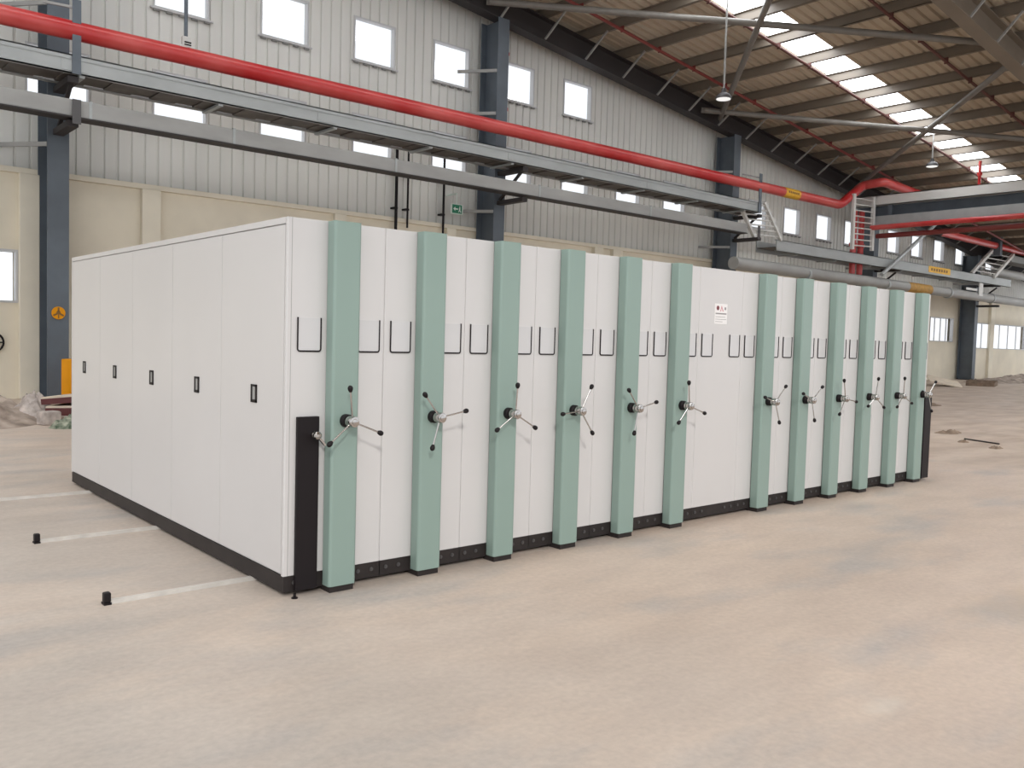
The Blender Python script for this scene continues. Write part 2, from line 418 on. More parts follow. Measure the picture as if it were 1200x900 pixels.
# diagonal roof bracing
ZN = lambda x: ZP(x) - 0.42
def rb(a, c, label, m='brace'):
    b = MB(); A = (a[0], a[1], ZN(a[0])); B = (c[0], c[1], ZN(c[0]))
    b.cyl(A, B, 0.095, n=14)
    for P, Q in ((A, B), (B, A)):
        d = (Vector(Q) - Vector(P)).normalized(); b.bar(Vector(P) - d * 0.1, Vector(P) + d * 0.45, 0.03, 0.2)
    tag(b.build('roof_brace', M[m]), label, 'brace')
rb((13.9, 15.5), (23.9, 5.45), 'grey diagonal roof brace crossing the upper end of the bright skylight almost level')
rb((14.6, 5.45), (25.2, 15.5), 'grey diagonal roof brace falling steeply from the top edge beside the hanging rod lamp')
rb((24.2, 15.5), (34.2, 5.45), 'grey diagonal roof brace crossing the lower end of the bright skylight almost level')
rb((25.5, 5.45), (35.6, 15.5), 'grey diagonal roof brace rising from the lower skylight to the top right rafter')
# sprinkler lines
def sprinkler(y, label, m, r):
    b = MB(); b.cyl((4, y, ZP(4) - 0.12), (60, y, ZP(60) - 0.12), r, n=10)
    root = tag(b.build('sprinkler_pipe', M[m]), label, 'pipe')
    for k, x in enumerate(PX):
        if 6 < x < 45:
            c = MB(); c.box(x - 0.02, x + 0.02, y - 0.06, y + 0.06, ZP(x) - 0.18, ZP(x) + 0.012, bev=0.008)
            c.build('clip', M[m], root)
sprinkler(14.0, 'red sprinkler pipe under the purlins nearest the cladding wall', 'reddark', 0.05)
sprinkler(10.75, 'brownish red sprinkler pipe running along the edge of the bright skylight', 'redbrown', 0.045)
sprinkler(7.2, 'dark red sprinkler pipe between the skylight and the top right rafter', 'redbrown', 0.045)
# hanging lamps
def lamp(x, y, z, label):
    root = thing('pendant_lamp', (x, y, z), label, 'lamp', None)
    b = MB(); b.cyl((0, 0, 0.3), (0, 0, ZR(x) - z), 0.028, n=10); b.build('rod', M['galvwarm'], root)
    b = MB(); b.lathe([(0.0, 0.30), (0.06, 0.30), (0.08, 0.18), (0.17, 0.13), (0.225, 0.05), (0.23, 0.0), (0.215, 0.0), (0.2, 0.02), (0.0, 0.03)], 24); b.build('shade', M['lampshade'], root)
    b = MB(); b.lathe([(0.0, 0.005), (0.2, 0.005), (0.2, -0.01), (0.12, -0.03), (0.0, -0.035)], 24); b.build('lens', M['lens'], root)
lamp(18.54, 10.5, 8.62, 'white bottomed pendant lamp on a long thin rod, larger of the two under the roof')
lamp(32.0, 10.5, 8.72, 'small dark pendant lamp hanging near the lower end of the skylight')

# columns ----------------------------------------------------------------------
CX = [2.39, 14.47, 26.4, 37.8, 49.8]
CLAB = ['blue grey steel column with yellow orange sign at the left edge', 'blue grey steel column behind the third and fourth units, reaching the roof',
        'dark steel column behind the middle fixed unit at the end of the upper tray', 'dark steel column behind the upright white ladder', 'dark steel column standing past the far right end of the shelving']
for x, lab in zip(CX, CLAB):
    root = thing('steel_column', (x, 15.9, 0), lab, 'column', None)
    b = MB(); h = ZB(x) + 0.02
    b.box(-0.21, 0.21, -0.4, -0.37, 0, h); b.box(-0.21, 0.21, 0.40, 0.43, 0, h); b.box(-0.012, 0.012, -0.37, 0.40, 0, h)
    b.build('shaft', M['bluesteel'], root)
    b = MB(); b.box(-0.3, 0.3, -0.5, 0.43, 0, 0.03)
    for sx in (-0.25, 0.25):
        for sy in (-0.45, 0.36): b.cyl((sx, sy, 0.03), (sx, sy, 0.08), 0.025, n=8)
    b.build('base_plate', M['darksteel'], root)
    # brackets tying the wall girts back to the column
    for z in (5.4, 8.3, 9.55):
        if z < h - 0.6:
            b = MB(); b.bar((-0.2, -0.36, z), (-0.95, 0.58, z), 0.05, 0.09); b.build('girt_bracket', M['galvwarm'], root)
    for z, y in (((6.47, -1.55), (5.60, -1.55)) if x < 27 else ((5.25, -1.55), (4.12, -1.55))):
        b = MB(); b.box(-0.1, 0.1, y, -0.4, z, z + 0.12); b.build('cantilever_arm', M['darksteel'], root)
    b = MB(); zz = 6.5 if x < 27 else 5.2; b.bar((0, -1.4, zz), (0, -0.42, zz - 0.75), 0.07, 0.07); b.build('knee_brace', M['darksteel'], root)

# red riser + black conduits on the rear wall
b = MB(); b.cyl((15.28, 16.35, 5.0), (15.28, 16.35, 11.2), 0.045, n=10)
for z in (6.3, 8.7, 10.4): b.box(15.2, 15.36, 16.28, 16.49, z, z + 0.1)
tag(b.build('riser_pipe', M['red']), 'thin red vertical riser pipe beside the second steel column', 'pipe')
b = MB(); b.cyl((27.15, 16.35, 5.0), (27.15, 16.35, 9.5), 0.04, n=10)
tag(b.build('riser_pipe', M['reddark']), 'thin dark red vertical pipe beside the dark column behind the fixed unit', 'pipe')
for x, z0, r, lab in ((11.31, 4.55, 0.045, 'thick black vertical conduit on the cladding, leftmost of three'), (11.7, 4.7, 0.03, 'thin black vertical conduit on the cladding, middle one of three'), (12.97, 4.55, 0.035, 'black vertical conduit on the cladding just left of the green exit sign')):
    b = MB(); b.cyl((x, 16.28, z0), (x, 16.28, 7.0), r, n=10)
    for z in (5.2, 6.2): b.box(x - 0.06, x + 0.06, 16.28, 16.49, z, z + 0.05)
    tag(b.build('conduit', M['black']), lab, 'conduit')
# exit sign
root = thing('exit_sign', (13.24, 16.0, 5.24), 'small green exit sign with a white arrow beside a black conduit', 'sign')
b = MB(); b.box(-0.20, 0.22, -0.04, 0.04, 0, 0.29, bev=0.012); b.box(-0.01, 0.01, -0.005, 0.005, 0.29, 0.6); b.box(-0.02, 0.02, 0.0, 0.5, 0.58, 0.62); b.build('housing', M['exitwhite'], root)
b = MB(); b.box(-0.185, 0.17, -0.046, -0.041, 0.02, 0.27); b.build('face', M['exitgreen'], root)
b = MB(); y0, y1 = -0.051, -0.0465
b.prism([(-0.15, 0.145), (-0.08, 0.205), (-0.08, 0.165), (0.02, 0.165), (0.02, 0.125), (-0.08, 0.125), (-0.08, 0.085)], 'y', y0, y1)
b.cyl((0.09, y0, 0.215), (0.09, y1, 0.215), 0.018, n=12); b.prism([(0.06, 0.19), (0.11, 0.19), (0.105, 0.12), (0.14, 0.06), (0.115, 0.05), (0.085, 0.105), (0.055, 0.055), (0.035, 0.065), (0.065, 0.125)], 'y', y0, y1)
b.build('arrow_symbol', M['exitwhite'], root)

# ------------------------------------------------------------------ pipe rack
YR = 14.3
def channel(b, x0, x1, y0, y1, z0, z1, t=0.025, mi=0, lip=0.06):
    """C-section side rail facing -Y"""
    b.box(x0, x1, y0, y0 + t, z0, z1, mi); b.box(x0, x1, y0 - 0.0, y1, z0, z0 + t, mi); b.box(x0, x1, y0, y1, z1 - t, z1, mi)
# upper tray
root = thing('cable_tray', (12, YR, 6.63), 'wide galvanised upper cable tray beneath the long red pipe', 'cable tray')
b = MB(); x0, x1 = -14.5, 14.4
channel(b, x0, x1, 0.0, 0.10, 0.0, 0.37); b.box(x0, x1, -0.015, 0.0, 0.27, 0.285)
for xj in (-9.6, -4.0, 2.0, 8.0): b.box(xj - 0.25, xj + 0.25, -0.012, 0.0, 0.05, 0.25)
b.build('front_rail', M['galv'], root)
b = MB(); b.box(x0, x1, 1.02, 1.05, 0, 0.37); b.box(x0, x1, 0.95, 1.02, 0, 0.025); b.build('back_rail', M['galvwarm'], root)
b = MB(); b.box(x0, x1, 0.10, 0.95, 0.06, 0.075); k = x0
while k < x1 - 0.3: b.box(k, k + 0.55, 0.10, 0.95, 0.03, 0.06); k += 0.95
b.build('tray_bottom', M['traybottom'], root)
k = -9.5
while k < 14: q = MB(); q.box(k, k + 0.10, 0.03, 1.0, -0.05, 0.0); q.build('rung', M['galv'], root); k += 2.85
# lower trunking
root = thing('cable_trunking', (12, YR, 5.76), 'grey galvanised lower trunking beneath the upper cable tray', 'cable tray')
b = MB(); x1 = 13.5; b.box(-14.5, x1, 0, 0.34, 0.03, 0.37, bev=0.03, edges='x'); b.build('trunk', M['galvwarm'], root)
b = MB(); b.box(-14.5, x1, -0.03, 0.36, 0.0, 0.03); b.build('bottom_lip', M['darksteel'], root)
for xj in (-9.3, -6.3, -2.0, 3.0, 8.0): q = MB(); q.box(xj - 0.03, xj + 0.03, -0.012, 0.345, 0.025, 0.38); q.build('joint_band', M['galv'], root)
# uprights and cantilever arms
for x, lab in ((2.43, 'blue grey upright bracket holding the red pipe near the left edge'), (26.2, 'blue grey upright bracket at the right end of the upper cable tray')):
    root = thing('rack_upright', (x, YR, 5.62), lab, 'bracket')
    b = MB(); b.box(-0.08, 0.08, -0.05, -0.02, 1.0, 2.45); b.box(-0.012, 0.012, -0.02, -0.005, 1.0, 2.45); b.build('post', M['bluesteel'], root)
    b = MB(); b.box(-0.08, 0.08, -0.06, -0.04, 0.02, 0.5); b.build('clamp_plate', M['darkgrey'], root)
    b = MB(); b.bar((0, 0.0, 2.3), (-0.5, 0.45, 2.42), 0.05, 0.05); b.build('stay', M['galvwarm'], root)

# long red fire main -------------------------------------------------------------
def bend(a, b_, c, r, n=6):
    a, b_, c = Vector(a), Vector(b_), Vector(c); p = b_ + (a - b_).normalized() * r; q = b_ + (c - b_).normalized() * r
    return [p.lerp(b_, t / n).lerp(b_.lerp(q, t / n), t / n) for t in range(n + 1)]
pts = [(-6, 14.4, 7.45), (32.3, 14.4, 7.66), (34.15, 14.4, 8.72), (34.15, 13.5, 8.78), (40, 13.5, 8.6)]
path = [pts[0]] + bend(pts[0], pts[1], pts[2], 0.28) + bend(pts[1], pts[2], pts[3], 0.25) + bend(pts[2], pts[3], pts[4], 0.3) + [pts[4]]
b = MB(); b.tube(path, 0.19, 20)
pipe = tag(b.build('fire_main', M['red']), 'long thick red pipe running above the upper cable tray, bending up at the right', 'pipe')
z = 7.45 + 0.21 * (28.4 + 6) / 38.3
b = MB(); b.cyl((27.9, 14.4, z), (28.95, 14.4, z), 0.194, n=20)
tape = b.build('tape_band', M['yellow'], pipe); tape['label'] = 'yellow marking band'
b = MB()
for k in range(6): b.box(28.05 + 0.13 * k, 28.13 + 0.13 * k, 14.198, 14.206, z - 0.04, z + 0.04)
b.build('lettering', M['tapeink'], tape)
# pipe hanger
root = thing('pipe_hanger', (4.62, 14.35, 7.66), 'blue grey hanger rod with a white clamp on the red pipe', 'hanger')
b = MB(); b.cyl((0, 0, 0.2), (0, 0, ZR(4.62) - 7.66), 0.04, n=10); b.build('rod', M['bluesteel'], root)
b = MB(); b.box(-0.09, 0.09, -0.06, 0.06, 0.02, 0.24, bev=0.015); b.box(-0.14, 0.02, -0.05, 0.05, -0.03, 0.05, bev=0.01); b.build('clamp', M['ladderwhite'], root)
b = MB(); b.box(-0.05, 0.095, -0.07, -0.055, 0.10, 0.13); b.box(-0.05, 0.095, -0.07, -0.055, 0.05, 0.075); b.build('bolt', M['black'], root)

# lower rack past the end of the upper tray ---------------------------------------
root = thing('cable_tray', (38, YR, 5.40), 'galvanised lower level tray above the right half of the shelving, with a yellow tape', 'cable tray')
b = MB(); channel(b, -10.5, 13.2, 0, 0.1, -0.1, 0.34); b.box(-10.5, 13.2, 0.9, 0.93, -0.1, 0.34); b.build('rail', M['galv'], root)
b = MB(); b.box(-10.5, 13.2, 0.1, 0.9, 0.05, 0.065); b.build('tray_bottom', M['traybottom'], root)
for k in (-9, -6, -3, 0, 3, 6, 9): q = MB(); q.box(k, k + 0.1, 0.03, 0.9, -0.15, -0.1); q.build('rung', M['galv'], root)
b = MB(); b.box(2.75, 5.2, -0.012, 0, 0.03, 0.33); t = b.build('tape_band', M['yellow'], root); t['label'] = 'yellow marking tape'
b = MB()
for k in range(7): b.box(3.0 + 0.28 * k, 3.18 + 0.28 * k, -0.016, -0.012, 0.11, 0.24)
b.build('lettering', M['tapeink'], t)
root = thing('duct_pipe', (38, YR, 4.55), 'fat grey duct running along the tops of the right hand units', 'duct')
b = MB(); b.cyl((-13.0, 0.2, 0.10), (23.2, 0.2, -0.02), 0.24, n=20); b.build('tube', M['galvwarm'], root)
for k in (-8, -1.2, 5.5, 11): q = MB(); q.cyl((k - 0.08, 0.2, 0.02), (k + 0.08, 0.2, 0.02), 0.275, n=20); q.build('flange', M['galv'], root)
b = MB(); b.cyl((0.9, 0.2, 0.05), (3.3, 0.2, 0.04), 0.247, n=20); t = b.build('tape_band', M['ochre'], root); t['label'] = 'ochre marking band'
b = MB(); b.box(7.2, 8.6, -0.02, 0.0, 0.28, 0.40); b.box(8.8, 9.3, -0.04, 0.0, 0.05, 0.72); b.build('hanger_plate', M['ladderwhite'], root)
# sloping cable ladders
def ladder(name, p, q, label, dw, rail, nr, m, cat='ladder', rt=0.10):
    """two rails parallel to p->q, offset dw apart, with rungs"""
    p, q, dw = Vector(p), Vector(q), Vector(dw); root = thing(name, p, label, cat)
    for s in (0, 1):
        b = MB(); b.bar(dw * s, q - p + dw * s, rail, rt, up=(0, 1, 0) if abs(dw.y) < 0.5 else (0, 0, 1)); b.build('rail', M[m], root)
    for k in range(nr):
        c = (q - p) * ((k + 0.7) / (nr + 0.4)); b = MB(); b.cyl(c, c + dw, 0.028, n=8); b.build('rung', M[m], root)
    return root
ladder('cable_ladder', (26.5, YR - 0.02, 7.05), (27.75, YR - 0.02, 5.72), 'pale sloping cable ladder dropping from the end of the upper tray', (-1.25, 0.35, 0), 0.11, 7, 'ladderwhite', rt=0.12)
ladder('cable_ladder', (48.6, YR - 0.05, 5.70), (51.2, YR - 0.05, 7.15), 'pale sloping cable ladder at the far right rising to the next tray', (-2.2, 0.3, 0.05), 0.16, 5, 'ladderwhite', rt=0.14)
ladder('cable_ladder', (33.1, YR - 0.1, 5.85), (33.05, YR - 0.1, 8.2), 'upright white cable ladder in front of the crossing rack', (1.72, 0.0, 0.08), 0.17, 9, 'ladderwhite', rt=0.12)
for x in (34.2, 34.85):
    b = MB(); b.cyl((x, 14.75, 4.9), (x, 14.75, 7.7), 0.13, n=14); b.cyl((x, 14.75, 6.1), (x, 14.75, 6.25), 0.18, n=14)
    tag(b.build('riser_pipe', M['red']), 'red vertical pipe behind the upright white ladder, %s one' % ('left' if x < 34.5 else 'right'), 'pipe')
# crossing rack (runs towards the viewer)
root = thing('crossing_rack', (35, 14.3, 7.0), 'pale double tray crossing the hall at upper right', 'cable tray')
b = MB(); b.box(-0.05, 0.0, -24, 1.0, 0.92, 1.36); b.box(-0.05, 0.35, -24, 1.0, 0.92, 0.95); b.box(-0.05, 0.35, -24, 1.0, 1.33, 1.36); b.build('upper_tray', M['ladderwhite'], root)
b = MB(); b.box(-0.05, 0.0, -24, 1.0, 0.05, 0.45); b.box(-0.05, 0.5, -24, 1.0, 0.02, 0.05); b.build('lower_tray', M['galv'], root)
b = MB(); b.box(0.38, 0.42, -24, 1.0, 0.1, 0.95); b.box(0.25, 0.55, -24, 1.0, 0.9, 0.93); b.build('girder', M['bluesteel'], root)
for y in (-0.8, -6.5, -12): q = MB(); q.box(0.05, 0.2, y, y + 0.15, 0.3, 1.2); q.build('stanchion', M['bluesteel'], root)
b = MB(); b.cyl((34.75, 14.25, 6.93), (34.75, -8, 6.93), 0.11, n=14); tag(b.build('crossing_pipe', M['red']), 'red pipe crossing beneath the pale tray at upper right, higher one', 'pipe')
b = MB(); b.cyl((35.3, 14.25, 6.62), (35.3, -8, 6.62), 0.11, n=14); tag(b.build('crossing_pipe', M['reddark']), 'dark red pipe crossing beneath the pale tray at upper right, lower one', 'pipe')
b = MB(); b.cyl((35.1, 9.95, 8.37), (35.1, 9.95, ZP(35.1) - 0.1), 0.06, n=10); b.cyl((35.1, 9.95, 8.75), (35.1, 9.95, 8.85), 0.1, n=10)
tag(b.build('drop_pipe', M['red']), 'short red drop pipe from the skylight end to the crossing tray', 'pipe')
b = MB(); b.tube([(41.7, 14.4, 7.48), (61.3, 14.4, 7.40)], 0.175, 18)
p2 = tag(b.build('fire_main', M['red']), 'thick red pipe continuing at the far right above the pale ladder', 'pipe')
b = MB(); b.cyl((41.2, 14.4, 7.48), (41.9, 14.4, 7.48), 0.23, n=18); b.build('valve', M['black'], p2)
b = MB(); b.box(49.0, 49.3, 14.15, 14.65, 6.9, 8.0); b.build('pipe_clamp', M['bluesteel'], p2)
b = MB(); b.cyl((35.75, 14.15, 4.95), (41.3, 14.15, 7.95), 0.085, n=12)
tag(b.build('diagonal_strut', M['galv']), 'grey diagonal strut leaning from the lower tray up to the crossing rack', 'strut')
root = thing('cable_tray', (56, YR, 6.62), 'galvanised tray at the right edge beneath the continuing red pipe', 'cable tray')
b = MB(); channel(b, -4.9, 5.3, 0, 0.1, 0.1, 0.5); b.build('rail', M['galv'], root)
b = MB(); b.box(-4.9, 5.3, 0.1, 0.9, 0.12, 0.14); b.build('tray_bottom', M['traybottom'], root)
b = MB(); b.cyl((-6.6, 0.2, -0.55), (5.3, 0.2, -0.55), 0.22, n=18); b.build('duct', M['galvwarm'], root)

# ------------------------------------------------------------------ left background bits
root = thing('warning_sign', (2.39, 15.485, 1.88), 'round yellow orange sign on the left steel column', 'sign')
b = MB(); b.cyl((0, 0, 0), (0, -0.012, 0), 0.135, n=28); b.build('disc', M['orange'], root)
b = MB(); b.cyl((0, -0.0125, 0.01), (0, -0.017, 0.01), 0.04, n=14)
for a in (90, 210, 330, 270):
    c, s = math.cos(math.radians(a)), math.sin(math.radians(a)); b.bar((0.03 * c, -0.015, 0.03 * s), (0.115 * c, -0.015, 0.115 * s), 0.035 if a != 270 else 0.025, 0.004, up=(0, 1, 0))
b.build('symbol', M['tapeink'], root)
b = MB(); b.lathe([(0.0, 0.0), (0.12, 0.0), (0.12, 0.9), (0.11, 0.925), (0.0, 0.935)], 24)
o = b.build('bollard', M['orange']); o.location = (2.42, 14.85, 0); tag(o, 'yellow orange bollard in front of the left steel column', 'bollard')
b = MB(); pts = [(1.33 + 0.2 * math.cos(a * PI / 12), 16.36, 1.22 + 0.2 * math.sin(a * PI / 12)) for a in range(25)]
b.tube(pts, 0.022, 8, cap=False); b.cyl((1.33, 16.36, 1.22), (1.33, 16.45, 1.22), 0.05); b.bar((1.15, 16.36, 1.22), (1.51, 16.36, 1.22), 0.03, 0.03)
tag(b.build('valve_wheel', M['black']), 'black wheel ring on the cream wall at the left edge', 'wheel')

def heap(name, cx, cy, rx, ry, h, m, label, cat, seed, n=28, kind=None, rough=0.35):
    rnd = random.Random(seed); bm = bmesh.new(); g = {}
    from mathutils import noise as nz
    for i in range(n + 1):
        for j in range(n + 1):
            u, v = i / n * 2 - 1, j / n * 2 - 1
            d = math.sqrt(u * u + v * v); base = max(0, 1 - d * d) ** 1.3
            k = nz.fractal(Vector((u * 3 + seed, v * 3, seed * 0.7)), 0.8, 2.0, 5)
            z = max(-0.01, base * h * (1 + rough * 2 * k) - 0.008)
            g[i, j] = bm.verts.new((u * rx, v * ry, z))
    for i in range(n):
        for j in range(n):
            q = [g[i, j], g[i + 1, j], g[i + 1, j + 1], g[i, j + 1]]
            if max(v.co.z for v in q) > -0.005: bm.faces.new(q)
    bmesh.ops.delete(bm, geom=[v for v in bm.verts if not v.link_faces], context='VERTS')
    mb = MB(); mb.bm.free(); mb.bm = bm; o = mb.build(name, m, smooth=60); o.location = (cx, cy, 0)
    return tag(o, label, cat, kind=kind)
heap('rubble_heap', 0.05, 12.2, 1.35, 2.0, 0.42, M['rubble'], 'low brown heap of earth and rubble against the wall at the left edge', 'rubble', 3, 44)
heap('rubble_heap', 1.12, 11.75, 0.42, 0.6, 0.42, M['greyblock'], 'greyer taller rubble mound beside the leaning boards at left', 'rubble', 9, 36, rough=0.18)
def board(cx, cy, cz, sx, sy, sz, rz, ry, mats, name, label, cat):
    b = MB(); b.box(-sx / 2, sx / 2, -sy / 2, sy / 2, -sz / 2, sz / 2, 0, bev=0.008); b.box(-sx / 2 + .01, sx / 2 - .01, -sy / 2 + .01, sy / 2 - .01, sz / 2, sz / 2 + 0.03, 1)
    o = b.build(name, mats); o.location = (cx, cy, cz); o.rotation_euler = (0, ry, rz); return tag(o, label, cat)
board(1.95, 11.1, 0.40, 1.5, 0.75, 0.10, -0.72, -0.10, [M['boardred'], M['cream']], 'board', 'dark red edged board with pale top, upper of two behind the shelving corner', 'board')
board(1.95, 11.05, 0.19, 1.35, 0.8, 0.13, -0.66, -0.03, [M['boardred'], M['cream']], 'board', 'dark red edged board with pale top, lower of two behind the shelving corner', 'board')
b = MB(); b.box(-0.15, 0.15, -0.12, 0.12, 0, 0.22, bev=0.03); o = b.build('foam_block', M['greyblock']); o.location = (1.14, 10.75, 0); o.rotation_euler = (0, 0, 0.3)
tag(o, 'pale chipped block on the floor in front of the leaning boards', 'block')
heap('sack', 1.32, 10.15, 0.34, 0.26, 0.16, M['greencloth'], 'crumpled green and pale sack on the floor by the boards', 'sack', 21, 24)
# ---- right-hand floor debris
def clump(px, py, rx, ry, h, seed, label): heap('dirt_clump', px, py, rx, ry, h, M['dirt'], label, 'dirt', seed, 18, rough=0.7)
clump(15.3, 2.45, 0.45, 0.25, 0.05, 31, 'dark patch of loose dirt on the floor right of the shelving, the widest one')
clump(13.75, 1.55, 0.14, 0.1, 0.04, 32, 'small dark dirt clump on the floor right of the shelving')
clump(13.3, 0.85, 0.2, 0.12, 0.035, 33, 'small dark dirt patch nearest the right edge of the photo')
clump(23.5, 6.5, 0.7, 0.4, 0.06, 34, 'dark dirt patch far behind the right end of the shelving')
b = MB(); b.cyl((14.3, 1.75, 0.012), (14.0, 1.05, 0.012), 0.014, n=8); tag(b.build('steel_rod', M['darksteel']), 'thin dark rod lying on the floor right of the shelving', 'rod')
heap('rubble_heap', 52.5, 13.6, 8, 1.7, 0.3, M['rubble'], 'long low strip of earth and rubble at the foot of the far right wall', 'rubble', 17, 60)
b = MB(); b.box(-1.1, 1.1, -0.7, 0.7, -0.02, 0.02); o = b.build('board', M['cream']); o.location = (38.9, 12.5, 0.2); o.rotation_euler = (0.2, -0.1, 0.5)
tag(o, 'pale flat board propped on rubble by the far right column', 'board')
b = MB(); b.box(-1.2, 1.2, -0.6, 0.6, 0, 0.18, bev=0.01)
for k in (-0.9, 0, 0.9): b.box(k - 0.1, k + 0.1, -0.6, 0.6, 0.18, 0.24)
o = b.build('pallet', M['dirt']); o.location = (41.9, 12.0, 0); o.rotation_euler = (0, 0, 0.3); tag(o, 'flat dark pallet on the floor beside the far right column', 'pallet')

# ------------------------------------------------------------------ the mobile shelving
H, HB, D, X0, PITCH = 2.30, 0.125, 4.78, 0.025, 0.661
PW, PD, PO = 0.19, 0.10, 0.33                 # green post width, depth, offset of its centre in the unit
def u_frame(w, h, t=0.006, d=0.008, rad=0.014):
    """open-topped black wire frame with rounded lower corners, lower left at 0,0"""
    pts = [(0, h), (0, rad)] + [(rad - rad * math.cos(a), rad - rad * math.sin(a)) for a in (0.4, 0.8, 1.2)] + [(rad, 0), (w - rad, 0)]
    pts += [(w - rad + rad * math.sin(a), rad - rad * math.cos(a)) for a in (0.4, 0.8, 1.2)] + [(w, rad), (w, h)]
    return pts
def card_holder(parent, x, z):
    w, h = 0.155, 0.205
    b = MB(); b.tube([(px + x, -0.006, pz + z) for px, pz in u_frame(w, h)], 0.0048, 8)
    o = b.build('card_holder', M['black'], parent)
    b = MB(); b.box(x + 0.003, x + w - 0.003, -0.005, 0.0005, z + 0.002, z + h - 0.004); b.build('pocket', M['pocket'], o)
    return o
def hand_wheel(parent, x, z, phi):
    """chrome hub on a black collar with three spokes and black knobs; axis along -Y"""
    y = -PD; o_ = Vector((x, y, z)); RX = Matrix.Translation(o_) @ Matrix.Rotation(PI / 2, 4, 'X')
    b = MB(); b.lathe([(0, -0.002), (0.024, -0.002), (0.024, 0.046), (0.029, 0.048), (0.033, 0.052), (0.033, 0.066), (0.028, 0.068), (0.028, 0.072), (0.034, 0.074), (0.035, 0.078), (0.035, 0.108), (0.031, 0.116), (0.02, 0.118), (0.02, 0.124), (0.012, 0.128), (0, 0.128)], 24, xf=RX)
    hub = b.build('hand_wheel', M['chrome'], parent)
    b = MB(); b.lathe([(0.025, -0.002), (0.041, -0.002), (0.041, 0.030), (0.037, 0.035), (0.036, 0.036), (0.036, 0.044), (0.025, 0.044)], 28, xf=RX); b.build('collar', M['black'], hub)
    for k in range(3):
        a = math.radians(phi + 120 * k); d = Vector((math.cos(a), 0, math.sin(a)))
        A = o_ + Vector((0, -0.088, 0)) + d * 0.03; B = o_ + Vector((0, -0.10, 0)) + d * 0.185
        b = MB(); b.cyl(A, B, 0.0055, n=10); b.build('spoke', M['chrome'], hub)
        q = (B - A).to_track_quat('Z', 'Y').to_matrix().to_4x4()
        b = MB(); b.lathe([(0, -0.002), (0.009, 0), (0.0155, 0.014), (0.017, 0.026), (0.013, 0.036), (0.006, 0.041), (0, 0.042)], 16, xf=Matrix.Translation(B) @ q); b.build('knob', M['black'], hub)
    return hub
def lock_strip(parent, x0, x1, z1, lever=True, d=0.03):
    b = MB(); b.box(x0, x1, -d, -0.0015, 0.03, z1, bev=0.004)
    o = b.build('lock_strip', M['black'], parent)
    if lever:
        xm = (x0 + x1) / 2 + 0.03; z = z1 - 0.11
        b = MB(); b.cyl((xm, -0.03, z), (xm, -0.05, z), 0.02, n=16); b.cyl((xm, -0.05, z), (xm, -0.075, z), 0.012, n=12)
        t = Matrix.Translation((xm, -0.085, z)); b.lathe([(0, -0.026), (0.015, -0.022), (0.026, -0.008), (0.026, 0.008), (0.015, 0.022), (0, 0.026)], 18, xf=t)
        b.bar((xm + 0.01, -0.082, z - 0.012), (xm + 0.055, -0.08, z - 0.065), 0.016, 0.012); b.build('lever', M['chrome'], o)
    return o
PHI = [98, 131, 90, 64, 133, 101, None, 46, 40, 110, 86, 95, 48]
ordn = ['first', 'second', 'third', 'fourth', 'fifth', 'sixth', '', 'seventh', 'eighth', 'ninth', 'tenth', 'eleventh', 'twelfth']
GRP = 'white mobile shelving units in the long row'
post_proto = None
